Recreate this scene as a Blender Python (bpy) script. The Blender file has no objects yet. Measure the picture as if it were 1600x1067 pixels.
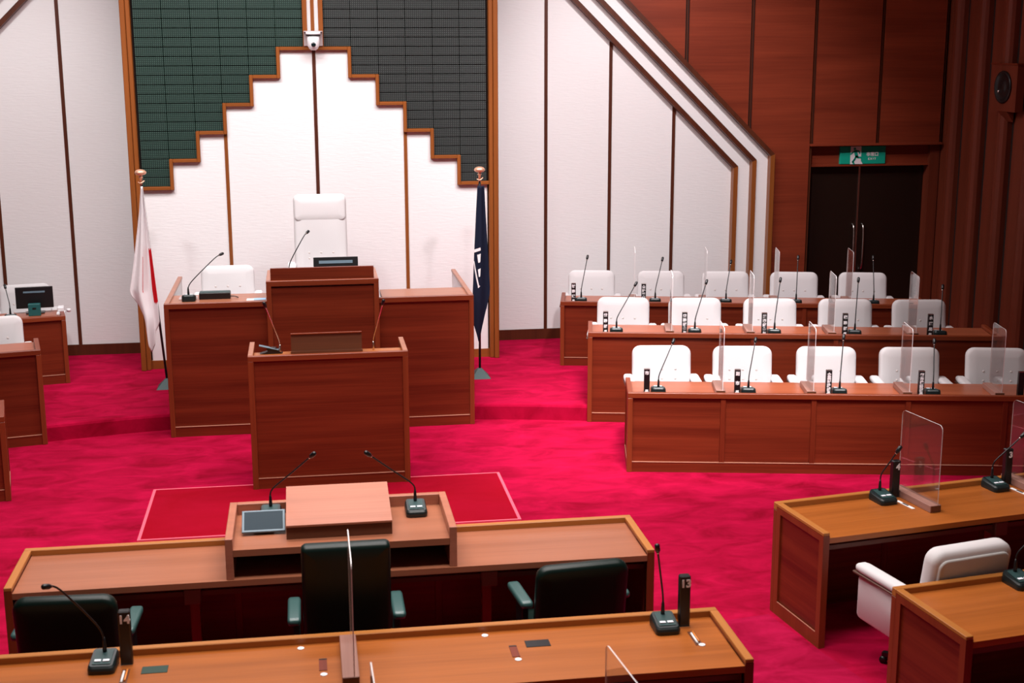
import bpy, bmesh, math, random
from mathutils import Vector, Matrix
random.seed(7)
PI = math.pi
scene = bpy.context.scene
C = scene.collection

# ------------------------------------------------------------------ camera
def look_matrix(yaw, pitch, roll, loc):
    y, p, r = map(math.radians, (yaw, pitch, roll))
    f = Vector((math.sin(y)*math.cos(p), math.cos(y)*math.cos(p), -math.sin(p)))
    rt = Vector((math.cos(y), -math.sin(y), 0)); d = f.cross(rt)
    r2 = math.cos(r)*rt + math.sin(r)*d; d2 = -math.sin(r)*rt + math.cos(r)*d
    m = Matrix.Identity(4)
    for i in range(3):
        m[i][0] = r2[i]; m[i][1] = -d2[i]; m[i][2] = -f[i]; m[i][3] = loc[i]
    return m
cd = bpy.data.cameras.new('camera'); cam = bpy.data.objects.new('camera', cd); C.objects.link(cam)
cd.sensor_fit = 'HORIZONTAL'; cd.sensor_width = 36.0; cd.lens = 2114.0*36/1600
cd.clip_start = 0.05; cd.clip_end = 100
cam.matrix_world = look_matrix(8.75, 12.34, 0.168, (0, 0, 3.83))
cd.dof.use_dof = True; cd.dof.focus_distance = 13.0; cd.dof.aperture_fstop = 4.0
scene.camera = cam

# ------------------------------------------------------------------ world, lights, exposure
w = bpy.data.worlds.new('world'); scene.world = w; w.use_nodes = True
w.node_tree.nodes['Background'].inputs[0].default_value = (1.0, 0.97, 0.95, 1)
w.node_tree.nodes['Background'].inputs[1].default_value = 0.07
vs = scene.view_settings
vs.view_transform = 'Standard'; vs.look = 'None'; vs.gamma = 1.0; vs.use_curve_mapping = False
vs.exposure = 0.0
def area(name, loc, target, sx, sy, power, col=(1, .95, .9), spread=180):
    l = bpy.data.lights.new(name, 'AREA'); l.shape = 'RECTANGLE'; l.size = sx; l.size_y = sy
    l.energy = power; l.color = col; l.spread = math.radians(spread)
    o = bpy.data.objects.new(name, l); C.objects.link(o); o.location = loc
    o.rotation_euler = (Vector(target)-Vector(loc)).to_track_quat('-Z', 'Y').to_euler()
    return o
def spot(name, loc, target, power, angle, blend, col=(1, .95, .92), r=.15):
    l = bpy.data.lights.new(name, 'SPOT'); l.energy = power; l.spot_size = math.radians(angle); l.spot_blend = blend
    l.color = col; l.shadow_soft_size = r
    o = bpy.data.objects.new(name, l); C.objects.link(o); o.location = loc
    o.rotation_euler = (Vector(target)-Vector(loc)).to_track_quat('-Z', 'Y').to_euler()
    return o
CEIL = 6.6
area('ceiling_light_front', (0.0, 13.0, CEIL-.1), (0.0, 14.6, 0), 7.0, 1.2, 460, (1, .95, .95), 160)
area('ceiling_light_middle', (0.4, 9.6, CEIL-.1), (0.4, 9.8, 0), 6.0, 1.2, 230, (1, .94, .92), 120)
area('ceiling_light_back', (0.8, 6.4, CEIL-.1), (0.8, 6.8, 0), 6.0, 1.2, 175, (1, .94, .90), 110)
spot('spotlight_dais_left', (-1.6, 11.3, CEIL-.2), (-0.2, 15.7, 1.7), 330, 56, .9, (1, .97, .97))
spot('spotlight_dais_right', (2.2, 11.3, CEIL-.2), (1.2, 15.7, 1.7), 330, 56, .9, (1, .94, .95))
spot('added_wall_wash_right', (4.0, 11.8, CEIL-.2), (4.3, 16.6, 1.7), 900, 70, .8, (1, .91, .93))  # added lamp, brightens the right-hand wall bays with a pink tint
spot('added_wall_wash_left', (-3.4, 11.8, CEIL-.2), (-3.4, 16.6, 1.7), 430, 60, .8, (1, 1, .99))  # added lamp, lifts the dim left-hand wall bay
area('spotlight_bank_officials', (3.6, 10.6, CEIL-.25), (3.6, 13.4, .9), 3.7, 5.0, 95, (1, .94, .95), 16)

# ------------------------------------------------------------------ materials
def nt(name):
    m = bpy.data.materials.new(name); m.use_nodes = True
    t = m.node_tree; return m, t, t.nodes['Principled BSDF']
def plain(name, col, rough=.5, metal=0, spec=.5, bump=0, bscale=200):
    m, t, b = nt(name)
    b.inputs['Base Color'].default_value = (*col, 1); b.inputs['Roughness'].default_value = rough
    b.inputs['Metallic'].default_value = metal; b.inputs['Specular IOR Level'].default_value = spec
    if bump:
        tc = t.nodes.new('ShaderNodeTexCoord'); n = t.nodes.new('ShaderNodeTexNoise'); n.inputs['Scale'].default_value = bscale
        bp = t.nodes.new('ShaderNodeBump'); bp.inputs['Strength'].default_value = bump; bp.inputs['Distance'].default_value = .01
        t.links.new(tc.outputs['Object'], n.inputs['Vector']); t.links.new(n.outputs[0], bp.inputs['Height'])
        t.links.new(bp.outputs[0], b.inputs['Normal'])
    return m
def wood(name, dark, light, axis='x', rough=.38, spec=.35, band=1.0):
    m, t, b = nt(name)
    tc = t.nodes.new('ShaderNodeTexCoord'); oi = t.nodes.new('ShaderNodeObjectInfo')
    add = t.nodes.new('ShaderNodeVectorMath'); add.operation = 'ADD'
    sc = t.nodes.new('ShaderNodeVectorMath'); sc.operation = 'SCALE'; sc.inputs['Scale'].default_value = 37.0
    cb = t.nodes.new('ShaderNodeCombineXYZ')
    for i in range(3): t.links.new(oi.outputs['Random'], cb.inputs[i])
    t.links.new(cb.outputs[0], sc.inputs[0]); t.links.new(tc.outputs['Object'], add.inputs[0]); t.links.new(sc.outputs[0], add.inputs[1])
    def noise(s, sx, detail):
        mp = t.nodes.new('ShaderNodeMapping'); v = [s, s, s]; v['xyz'.index(axis)] = sx
        mp.inputs['Scale'].default_value = v
        n = t.nodes.new('ShaderNodeTexNoise'); n.inputs['Scale'].default_value = 1; n.inputs['Detail'].default_value = detail
        t.links.new(add.outputs[0], mp.inputs['Vector']); t.links.new(mp.outputs[0], n.inputs['Vector']); return n
    n1 = noise(9*band, .35, 3); n2 = noise(70, 1.5, 4)
    mx = t.nodes.new('ShaderNodeMix'); mx.data_type = 'FLOAT'; mx.inputs[0].default_value = .35
    t.links.new(n1.outputs[0], mx.inputs[2]); t.links.new(n2.outputs[0], mx.inputs[3])
    rp = t.nodes.new('ShaderNodeValToRGB'); e = rp.color_ramp.elements
    e[0].position = .32; e[0].color = (*dark, 1); e[1].position = .68; e[1].color = (*light, 1)
    t.links.new(mx.outputs[0], rp.inputs[0]); t.links.new(rp.outputs[0], b.inputs['Base Color'])
    b.inputs['Roughness'].default_value = rough; b.inputs['Specular IOR Level'].default_value = spec
    return m
RD, RL = (.10, .0115, .0035), (.205, .031, .010)
M = {}
for a in 'xyz': M['wood_'+a] = wood('red_brown_wood_grain_'+a, RD, RL, a)
for a in 'xyz': M['edge_'+a] = wood('warm_edge_wood_grain_'+a, (.165, .027, .008), (.24, .046, .014), a)
for a in 'xy': M['lip_'+a] = wood('orange_lipping_wood_grain_'+a, (.36, .13, .025), (.46, .17, .04), a)
M['top_or'] = wood('orange_brown_desktop', (.27, .073, .012), (.41, .118, .022), 'x', .33)
M['top_pk'] = wood('rosy_brown_desktop', (.28, .098, .050), (.38, .140, .076), 'x', .3)
M['top_rd'] = wood('reddish_desktop', (.30, .075, .032), (.40, .11, .05), 'x', .3)
M['board'] = wood('pale_lectern_wood', (.34, .118, .068), (.46, .168, .102), 'x', .35)
M['brown'] = wood('plain_brown_wood', (.10, .035, .017), (.16, .055, .028), 'x', .4)
M['walnut'] = wood('pinkish_base_block_wood', (.24, .11, .085), (.37, .19, .15), 'y', .4)
M['trim'] = wood('amber_trim_wood_z', (.20, .058, .012), (.29, .085, .018), 'z', .35)
M['trimx'] = wood('amber_trim_wood_x', (.20, .058, .012), (.29, .085, .018), 'x', .35)
M['strip'] = wood('dark_brown_strip_wood', (.06, .014, .006), (.10, .024, .009), 'z', .4)
M['wallwood'] = wood('red_wall_veneer', (.14, .021, .009), (.25, .042, .017), 'x', .4, .3, .55)
M['flute'] = wood('dark_flute_veneer', (.12, .022, .010), (.175, .034, .016), 'z', .45, .25)
M['line'] = plain('pale_inlay_line', (.45, .21, .14), .35)
M['groove'] = plain('groove_black', (.012, .005, .004), .8)
M['void'] = plain('dark_backing', (.018, .008, .007), .7)
M['black'] = plain('black_plastic', (.006, .006, .007), .35)
M['screen'] = plain('dark_screen_glass', (.010, .028, .042), .35, 0, .15)
M['bezel'] = plain('blue_grey_bezel', (.13, .20, .25), .4)
M['mic'] = plain('dark_teal_plastic', (.006, .014, .015), .4, 0, .5)
M['mictop'] = plain('teal_grey_panel', (.025, .060, .060), .45, 0, .3)
M['button'] = plain('white_key', (.85, .88, .95), .3)
M['stem'] = plain('dark_gooseneck', (.012, .012, .014), .35, .3)
M['silver'] = plain('silver_metal', (.7, .66, .62), .25, 1)
M['gold'] = plain('rose_gold_metal', (.85, .48, .32), .38, .6)
M['doorm'] = plain('near_black_brown_door', (.012, .005, .003), .35)
M['white_pl'] = plain('white_plastic', (.82, .80, .82), .35)
M['camplate'] = plain('pinkish_grey_plate', (.42, .34, .34), .4)
M['leather'] = plain('dark_green_leather', (.0015, .010, .0075), .38, 0, .3)
M['leatherarm'] = plain('green_arm_pad', (.03, .085, .08), .35, 0, .6)
M['fabric'] = plain('white_upholstery', (.66, .635, .64), .9, 0, .1, .15, 250)
M['rearfab'] = plain('greyish_rear_upholstery', (.55, .54, .52), .9, 0, .1, .15, 250)
M['taupe'] = plain('white_upholstery_piping', (.62, .55, .53), .8, 0, .1)
M['armwood'] = plain('dark_arm_edge_wood', (.10, .045, .03), .35)
M['chrome'] = plain('grey_steel', (.3, .3, .3), .3, 1)
M['paper'] = plain('white_paper', (.82, .82, .82), .8)
M['green'] = plain('exit_green', (.0, .36, .24), .5)
M['signwhite'] = plain('sign_white', (.8, .74, .76), .5)
M['navy'] = plain('navy_cloth', (.006, .010, .028), .8, 0, .2)
M['flagw'] = plain('white_cloth', (.80, .76, .77), .85, 0, .1)
M['flagr'] = plain('red_cloth', (.55, .004, .01), .85, 0, .1)
M['outlet'] = plain('brown_outlet_box', (.17, .085, .045), .45)
M['teal'] = plain('teal_box_plastic', (.012, .10, .10), .4)
M['darkgreen'] = plain('dark_green_plate', (.004, .035, .022), .4)
M['orange'] = plain('orange_pen', (.8, .25, .04), .4)
M['blueprint'] = plain('pale_blue_card', (.35, .55, .75), .6)
M['ceil'] = plain('ceiling_white', (.6, .58, .56), .9)
M['darkwall'] = plain('side_wall_brown', (.10, .03, .015), .6)
M['letter'] = plain('white_lettering', (.88, .86, .87), .5)
M['lens'] = plain('glass_lens', (.003, .01, .012), .05, 0, .8)

def carpet(name, c1, c2, sc=1.0):
    m, t, b = nt(name)
    tc = t.nodes.new('ShaderNodeTexCoord'); mp = t.nodes.new('ShaderNodeMapping'); mp.inputs['Scale'].default_value = (1.2*sc, 2.2*sc, 1)
    n = t.nodes.new('ShaderNodeTexNoise'); n.inputs['Scale'].default_value = 2.0; n.inputs['Detail'].default_value = 10; n.inputs['Roughness'].default_value = .62
    n.inputs['Distortion'].default_value = .7
    t.links.new(tc.outputs['Object'], mp.inputs[0]); t.links.new(mp.outputs[0], n.inputs['Vector'])
    rp = t.nodes.new('ShaderNodeValToRGB'); e = rp.color_ramp.elements
    e[0].position = .30; e[0].color = (*c1, 1); e[1].position = .70; e[1].color = (*c2, 1)
    t.links.new(n.outputs[0], rp.inputs[0]); t.links.new(rp.outputs[0], b.inputs['Base Color'])
    f = t.nodes.new('ShaderNodeTexNoise'); f.inputs['Scale'].default_value = 300
    bp = t.nodes.new('ShaderNodeBump'); bp.inputs['Strength'].default_value = .25; bp.inputs['Distance'].default_value = .01
    t.links.new(tc.outputs['Object'], f.inputs['Vector']); t.links.new(f.outputs[0], bp.inputs['Height']); t.links.new(bp.outputs[0], b.inputs['Normal'])
    b.inputs['Roughness'].default_value = .95; b.inputs['Specular IOR Level'].default_value = .05
    mr = t.nodes.new('ShaderNodeMapRange'); mr.inputs[1].default_value = .32; mr.inputs[2].default_value = .68; mr.inputs[3].default_value = .35; mr.inputs[4].default_value = 1.0
    t.links.new(n.outputs[0], mr.inputs[0]); t.links.new(mr.outputs[0], b.inputs['Sheen Weight']); b.inputs['Sheen Roughness'].default_value = .5; b.inputs['Sheen Tint'].default_value = (1, .02, .14, 1)
    return m
M['carpet'] = carpet('crimson_carpet', (.20, .0005, .011), (.49, .004, .047))
M['carpet2'] = carpet('magenta_carpet', (.19, .0005, .015), (.46, .008, .062))
M['mat'] = carpet('scarlet_mat', (.27, .001, .006), (.31, .0015, .008), .5)
M['matedge'] = plain('pink_mat_edging', (.75, .10, .16), .8)

def wallpaper(name, col):
    m, t, b = nt(name)
    b.inputs['Base Color'].default_value = (*col, 1); b.inputs['Roughness'].default_value = .85; b.inputs['Specular IOR Level'].default_value = .1
    tc = t.nodes.new('ShaderNodeTexCoord'); mp = t.nodes.new('ShaderNodeMapping'); mp.inputs['Scale'].default_value = (9, 9, 60)
    n = t.nodes.new('ShaderNodeTexNoise'); n.inputs['Scale'].default_value = 1; n.inputs['Detail'].default_value = 3; n.inputs['Distortion'].default_value = .4
    bp = t.nodes.new('ShaderNodeBump'); bp.inputs['Strength'].default_value = .16; bp.inputs['Distance'].default_value = .012
    t.links.new(tc.outputs['Object'], mp.inputs[0]); t.links.new(mp.outputs[0], n.inputs['Vector']); t.links.new(n.outputs[0], bp.inputs['Height'])
    t.links.new(bp.outputs[0], b.inputs['Normal'])
    return m
M['paperwall'] = wallpaper('white_textured_wall_cloth', (.79, .775, .775))

def tilemat(name, col, dot):
    m, t, b = nt(name)
    tc = t.nodes.new('ShaderNodeTexCoord'); sx = t.nodes.new('ShaderNodeSeparateXYZ'); t.links.new(tc.outputs['Object'], sx.inputs[0])
    def cell(o, period):
        a = t.nodes.new('ShaderNodeMath'); a.operation = 'MULTIPLY'; a.inputs[1].default_value = 1/period; t.links.new(o, a.inputs[0])
        f = t.nodes.new('ShaderNodeMath'); f.operation = 'FRACT'; t.links.new(a.outputs[0], f.inputs[0])
        s = t.nodes.new('ShaderNodeMath'); s.operation = 'SUBTRACT'; s.inputs[1].default_value = .5; t.links.new(f.outputs[0], s.inputs[0])
        q = t.nodes.new('ShaderNodeMath'); q.operation = 'MULTIPLY'; t.links.new(s.outputs[0], q.inputs[0]); t.links.new(s.outputs[0], q.inputs[1]); return q
    ad = t.nodes.new('ShaderNodeMath'); ad.operation = 'ADD'
    t.links.new(cell(sx.outputs[0], .022).outputs[0], ad.inputs[0]); t.links.new(cell(sx.outputs[2], .0205).outputs[0], ad.inputs[1])
    lt = t.nodes.new('ShaderNodeMath'); lt.operation = 'LESS_THAN'; lt.inputs[1].default_value = .05; t.links.new(ad.outputs[0], lt.inputs[0])
    mx = t.nodes.new('ShaderNodeMix'); mx.data_type = 'RGBA'; mx.inputs[6].default_value = (*col, 1); mx.inputs[7].default_value = (*dot, 1)
    t.links.new(lt.outputs[0], mx.inputs[0]); t.links.new(mx.outputs[2], b.inputs['Base Color'])
    b.inputs['Roughness'].default_value = .6; b.inputs['Specular IOR Level'].default_value = .3
    return m
M['tileg'] = tilemat('perforated_green_tile', (.005, .020, .015), (.065, .125, .10))
M['tilek'] = tilemat('perforated_charcoal_tile', (.012, .015, .0145), (.09, .105, .10))

def acrylic():
    m, t, b = nt('clear_acrylic')
    out = t.nodes['Material Output']; t.nodes.remove(b)
    tr = t.nodes.new('ShaderNodeBsdfTransparent'); tr.inputs[0].default_value = (.97, .97, .97, 1)
    gl = t.nodes.new('ShaderNodeBsdfGlossy'); gl.inputs['Roughness'].default_value = .0; gl.inputs[0].default_value = (1, 1, 1, 1)
    df = t.nodes.new('ShaderNodeBsdfDiffuse'); df.inputs[0].default_value = (.9, .85, .86, 1)
    lw = t.nodes.new('ShaderNodeLayerWeight'); lw.inputs[0].default_value = .5
    pw = t.nodes.new('ShaderNodeMath'); pw.operation = 'POWER'; pw.inputs[1].default_value = 4.0; t.links.new(lw.outputs['Facing'], pw.inputs[0])
    fr = t.nodes.new('ShaderNodeMath'); fr.operation = 'MULTIPLY_ADD'; fr.inputs[1].default_value = .8; fr.inputs[2].default_value = .035; t.links.new(pw.outputs[0], fr.inputs[0])
    m1 = t.nodes.new('ShaderNodeMixShader'); m2 = t.nodes.new('ShaderNodeMixShader'); m1.inputs[0].default_value = .012
    t.links.new(tr.outputs[0], m1.inputs[1]); t.links.new(df.outputs[0], m1.inputs[2])
    t.links.new(fr.outputs[0], m2.inputs[0]); t.links.new(m1.outputs[0], m2.inputs[1]); t.links.new(gl.outputs[0], m2.inputs[2])
    t.links.new(m2.outputs[0], out.inputs[0]); return m
M['acrylic'] = acrylic()
M['acedge'] = plain('bright_acrylic_edge', (.85, .80, .80), .3)  # glow of the pane edges, painted in as off-white colour

# ------------------------------------------------------------------ mesh helpers
class MB:
    def __init__(s): s.v = []; s.f = []; s.smooth = []; s.mi = []
    def add(s, vs, fs, smooth=False, mat=None, mi=0):
        o = len(s.v)
        s.v += [tuple(mat @ Vector(p)) if mat else tuple(p) for p in vs]
        for f in fs: s.f.append([i+o for i in f]); s.smooth.append(smooth); s.mi.append(mi)
        return s
    def box(s, a, b, bev=0, mat=None):
        (x0, y0, z0), (x1, y1, z1) = a, b
        if not bev:
            return s.add([(x0,y0,z0),(x1,y0,z0),(x1,y1,z0),(x0,y1,z0),(x0,y0,z1),(x1,y0,z1),(x1,y1,z1),(x0,y1,z1)],
                  [(0,3,2,1),(4,5,6,7),(0,1,5,4),(1,2,6,5),(2,3,7,6),(3,0,4,7)], False, mat)
        bm = bmesh.new(); bmesh.ops.create_cube(bm, size=1)
        for v in bm.verts: v.co = ((x0+x1)/2+v.co.x*(x1-x0), (y0+y1)/2+v.co.y*(y1-y0), (z0+z1)/2+v.co.z*(z1-z0))
        bmesh.ops.bevel(bm, geom=list(bm.edges), offset=bev, segments=1, affect='EDGES')
        bm.verts.index_update()
        s.add([v.co[:] for v in bm.verts], [[v.index for v in f.verts] for f in bm.faces], False, mat); bm.free(); return s
    def prism(s, pts, y0, y1, mat=None, mi=0):           # polygon in XZ extruded along Y
        n = len(pts); vs = [(x, y0, z) for x, z in pts]+[(x, y1, z) for x, z in pts]
        fs = [list(range(n)), list(range(2*n-1, n-1, -1))]+[(i, i+n, (i+1) % n+n, (i+1) % n) for i in range(n)]
        return s.add(vs, fs, False, mat, mi)
    def rprism(s, w, h, prof, rc, mat=None, seg=5, smooth=True):
        # rounded rectangle in XZ centred on the origin; prof = [(inset, y), ...] front to back, capped at both ends
        rings = []
        for ins, y in prof:
            ww, hh, r = w/2-ins, h/2-ins, max(rc-ins, .0005)
            r = min(r, ww, hh); ring = []
            for cx, cz, a0 in ((ww-r, hh-r, 0), (-ww+r, hh-r, PI/2), (-ww+r, -hh+r, PI), (ww-r, -hh+r, 1.5*PI)):
                for k in range(seg+1):
                    a = a0+k/seg*PI/2; ring.append((cx+r*math.cos(a), y, cz+r*math.sin(a)))
            rings.append(ring)
        n = len(rings[0]); vs = [p for r in rings for p in r]; fs = [list(range(n)), list(range(len(vs)-1, len(vs)-n-1, -1))]
        for k in range(len(rings)-1):
            for i in range(n):
                j = (i+1) % n; fs.append((k*n+i, (k+1)*n+i, (k+1)*n+j, k*n+j))
        return s.add(vs, fs, smooth, mat)
    def lathe(s, prof, n=16, mat=None, smooth=True):     # prof (r,z)
        vs = []; fs = []
        for r, z in prof:
            for i in range(n): a = 2*PI*i/n; vs.append((r*math.cos(a), r*math.sin(a), z))
        m = len(prof)
        for k in range(m-1):
            for i in range(n): j = (i+1) % n; fs.append((k*n+i, k*n+j, (k+1)*n+j, (k+1)*n+i))
        fs.append(list(range(n-1, -1, -1))); fs.append([(m-1)*n+i for i in range(n)])
        return s.add(vs, fs, smooth, mat)
    def tube(s, path, radii, n=8, smooth=True):
        P = [Vector(p) for p in path]; vs = []; fs = []
        if not hasattr(radii, '__len__'): radii = [radii]*len(P)
        for k, p in enumerate(P):
            d = (P[min(k+1, len(P)-1)]-P[max(k-1, 0)]).normalized()
            a = d.orthogonal().normalized() if k == 0 else (a-d*a.dot(d)).normalized()
            b = d.cross(a)
            for i in range(n): t = 2*PI*i/n; vs.append(p+radii[k]*(math.cos(t)*a+math.sin(t)*b))
        for k in range(len(P)-1):
            for i in range(n): j = (i+1) % n; fs.append((k*n+i, k*n+j, (k+1)*n+j, (k+1)*n+i))
        fs.append(list(range(n-1, -1, -1))); fs.append([(len(P)-1)*n+i for i in range(n)])
        return s.add(vs, fs, smooth)
    def mesh(s, name, mats):
        me = bpy.data.meshes.new(name); me.from_pydata(s.v, [], s.f)
        for m in (mats if isinstance(mats, (list, tuple)) else [mats]): me.materials.append(m)
        me.polygons.foreach_set('use_smooth', s.smooth); me.polygons.foreach_set('material_index', s.mi)
        bm = bmesh.new(); bm.from_mesh(me); bmesh.ops.recalc_face_normals(bm, faces=bm.faces); bm.to_mesh(me); bm.free()
        me.update(); return me
    def build(s, name, mats, parent=None, loc=None, rotz=0):
        o = bpy.data.objects.new(name, s.mesh(name, mats)); C.objects.link(o); o.parent = parent
        if loc: o.location = loc
        if rotz: o.rotation_euler = (0, 0, rotz)
        return o
def place(name, mesh, parent=None, loc=(0, 0, 0), rot=(0, 0, 0)):
    o = bpy.data.objects.new(name, mesh); C.objects.link(o); o.parent = parent; o.location = loc; o.rotation_euler = rot; return o
def tag(o, label, cat, group=None):
    o['label'] = label; o['category'] = cat
    if group: o['group'] = group
    return o
def thing(name, label, cat, loc=(0, 0, 0), rotz=0, group=None):
    o = bpy.data.objects.new(name, None); C.objects.link(o); o.location = loc; o.rotation_euler = (0, 0, rotz)
    o.empty_display_size = .1
    return tag(o, label, cat, group)
def struct(o, label=None):
    o['kind'] = 'structure'
    if label: o['label'] = label
    return o
def copy_tree(o, parent=None):
    c = o.copy(); C.objects.link(c); c.parent = parent
    for ch in list(o.children): copy_tree(ch, c)
    return c
def bx(name, a, b, mat, parent=None, bev=0): return MB().box(a, b, bev).build(name, mat, parent)
def smooth_path(pts, n=6):
    P = [Vector(p) for p in pts]; out = []
    for i in range(len(P)-1):
        p0, p1, p2, p3 = P[max(i-1, 0)], P[i], P[i+1], P[min(i+2, len(P)-1)]
        for k in range(n):
            t = k/n; out.append(.5*((2*p1)+(-p0+p2)*t+(2*p0-5*p1+4*p2-p3)*t*t+(-p0+3*p1-3*p2+p3)*t**3))
    out.append(P[-1]); return out
def text_mesh(body, size, mat, bold=.012, line=1.0, depth=.002):
    c = bpy.data.curves.new('lettering', 'FONT'); c.body = body; c.size = size; c.align_x = 'CENTER'; c.align_y = 'CENTER'
    c.space_line = line; c.offset = bold*size; c.extrude = depth; c.resolution_u = 3
    o = bpy.data.objects.new('lettering_source', c); C.objects.link(o)
    bpy.context.view_layer.update()
    me = bpy.data.meshes.new_from_object(o.evaluated_get(bpy.context.evaluated_depsgraph_get()))
    bpy.data.objects.remove(o); me.materials.clear(); me.materials.append(mat)
    xs = [v.co.x for v in me.vertices]; ys = [v.co.y for v in me.vertices]
    me.transform(Matrix.Translation((-(min(xs)+max(xs))/2, -(min(ys)+max(ys))/2, 0)))
    return me
UP = (PI/2, 0, 0)            # text facing -Y

# ------------------------------------------------------------------ setting: floor and platform
AX = .14                     # the hall's axis
fl = struct(bx('floor', (-7, -1, -.2), (10, 18, 0), M['carpet']), 'crimson carpeted hall floor')
pl = MB()
edge = [(-7, 12.35), (-2.60, 13.457), (-2.2, 13.56), (-1.8, 13.65), (-1.4, 13.71), (1.6, 13.60), (2.2, 13.50), (2.829, 13.345), (6.9, 12.46), (9.6, 11.88)]
poly = edge+[(9.6, 17.5), (-7, 17.5)]
n = len(poly)
R = .03
vs = [(x, y, 0) for x, y in poly]+[(x, y, .17-R) for x, y in poly]+[(x, y+(.01 if i < len(edge) else 0), .17-R*.3) for i, (x, y) in enumerate(poly)]+[(x, y+(R if i < len(edge) else 0), .17) for i, (x, y) in enumerate(poly)]
fs = [[3*n+i for i in range(n)]]+[(k*n+i, k*n+(i+1) % n, (k+1)*n+(i+1) % n, (k+1)*n+i) for k in range(3) for i in range(n)]
pl.add(vs, fs); struct(pl.build('floor_platform', M['carpet']), 'raised carpeted platform under the rear rows')
# carpet field under the seats, a few millimetres thick
cf = MB().prism([(x, y) for x, y in ((2.55, 8.235), (3.056, 8.319), (3.177, 7.772), (3.277, 7.402), (3.75, 5.6), (3.9, 3), (2.0, 3), (2.3, 6))], 0, .006)
cf.v = [(x, z, y) for x, y, z in cf.v]
struct(cf.build('floor_aisle_strip', M['carpet2']), 'purplish carpet strip of the side aisle')
# raised dais floors, behind the presiding desk
struct(bx('floor_dais', (-1.36, 13.62, .1), (1.63, 15.3, .54), M['carpet']))
struct(bx('floor_chair_step', (-.36, 13.62, .45), (.68, 15.3, .85), M['carpet']))

# ------------------------------------------------------------------ setting: front wall
WA = .171; YC = 15.75; YS = 16.65; TOP = CEIL
wf = struct(bx('wall_front', (-7, 16.72, 0), (9.6, 17.0, TOP), M['groove']), 'front wall of the chamber')
HW = [.418+.308*k for k in range(5)]; HZ = [3.823-.308*k for k in range(5)]
T = .040
ctr = struct(bx('wall_center', (WA-2.06, YC+.06, .17), (WA+2.06, 16.72, TOP), M['groove']), 'projecting centre bay with stepped panels')
bx('baseboard', (WA-1.98, YC-.01, .17), (WA+1.98, YC+.06, .27), M['trimx'], ctr)
# white stepped panels, split by the three wooden strips
def stepz(h):        # top of the white field at half-width h
    for k in range(5):
        if h < HW[k]-T+1e-6: return HZ[k]-T
    return HZ[4]-.308-T
cuts = [-1.98, -1.015, 0, 1.015, 1.98]
for a, b in zip(cuts[:-1], cuts[1:]):
    a2, b2 = a+.016, b-.016
    hs = sorted({a2, b2}|{s*(HW[k]-T) for k in range(5) for s in (-1, 1) if a2 < s*(HW[k]-T) < b2})
    pts = [(WA+a2, .27), (WA+b2, .27)]
    for h0, h1 in reversed(list(zip(hs[:-1], hs[1:]))):
        z = stepz(abs((h0+h1)/2)); pts += [(WA+h1, z), (WA+h0, z)]
    MB().prism(pts, YC, YC+.06).build('white_panel', M['paperwall'], ctr)
for x in (-1.015, 0, 1.015):
    bx('strip', (WA+x-.019, YC-.012, .27), (WA+x+.019, YC+.05, stepz(max(abs(x)-.001, 0) if x == 0 else abs(x))), M['strip'] if x == 0 else M['trim'], ctr)
# stepped trim
for sgn in (-1, 1):
    for k in range(5):
        zt = HZ[k]; zb = HZ[k]-.308 if k < 4 else HZ[4]-.308
        # riser
        a, b = sgn*(HW[k]-T), sgn*HW[k]
        bx('step_trim', (WA+min(a, b), YC-.05, zb-T), (WA+max(a, b), YC+.05, zt), M['trim'], ctr, .005)
        # tread outwards from this riser at its foot
        c = HW[k+1]-T if k < 4 else 1.985
        a, b = sgn*HW[k], sgn*c
        bx('step_trim', (WA+min(a, b), YC-.05, zb-T), (WA+max(a, b), YC+.05, zb), M['trimx'], ctr, .005)
bx('step_trim', (WA-HW[0]+T, YC-.05, HZ[0]-T), (WA+HW[0]-T, YC+.05, HZ[0]), M['trimx'], ctr, .005)
# perforated tiles
tl = {}
TW, TH = .308, .308/3
for sgn in (-1, 1):
    mat = M['tileg'] if sgn < 0 else M['tilek']
    for c in range(6):
        h0 = .115 if c == 0 else .110+.308*c; h1 = min(.110+.308*(c+1), 1.975)
        zb = HZ[c] if c < 5 else HZ[4]-.308
        rows = int((5.0-zb)/TH)
        key = (sgn, round(h1-h0, 3))
        if key not in tl:
            wd = h1-h0; tl[key] = MB().box((-wd/2+.0025, 0, .004), (wd/2-.0025, .05, TH-.004), .003).mesh('tile', mat)
        for r in range(rows):
            place('tile', tl[key], ctr, (WA+sgn*(h0+h1)/2, YC-.012+random.uniform(-.002, .002), zb+r*TH))
# centre mast above the steps
bx('mast_edge', (WA-.113, YC-.05, HZ[0]), (WA-.062, YC+.05, 5.2), M['trim'], ctr)
bx('mast_edge', (WA+.062, YC-.05, HZ[0]), (WA+.113, YC+.05, 5.2), M['trim'], ctr)
bx('mast_white', (WA-.062, YC-.01, HZ[0]), (WA+.062, YC+.05, 5.2), M['paperwall'], ctr)
bx('mast_strip', (WA-.022, YC-.03, HZ[0]), (WA+.018, YC+.0, 5.2), M['trim'], ctr)
# jambs either side of the centre bay
for sgn in (-1, 1):
    a, b = WA+sgn*1.98, WA+sgn*2.03; c = WA+sgn*2.085
    bx('jamb', (min(a, b), YC-.07, .17), (max(a, b), YC+.06, TOP), M['trim'], ctr, .006)
    bx('jamb', (min(b, c), YC-.10, .17), (max(b, c), YC+.06, TOP), M['trim'], ctr, .006)

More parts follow.
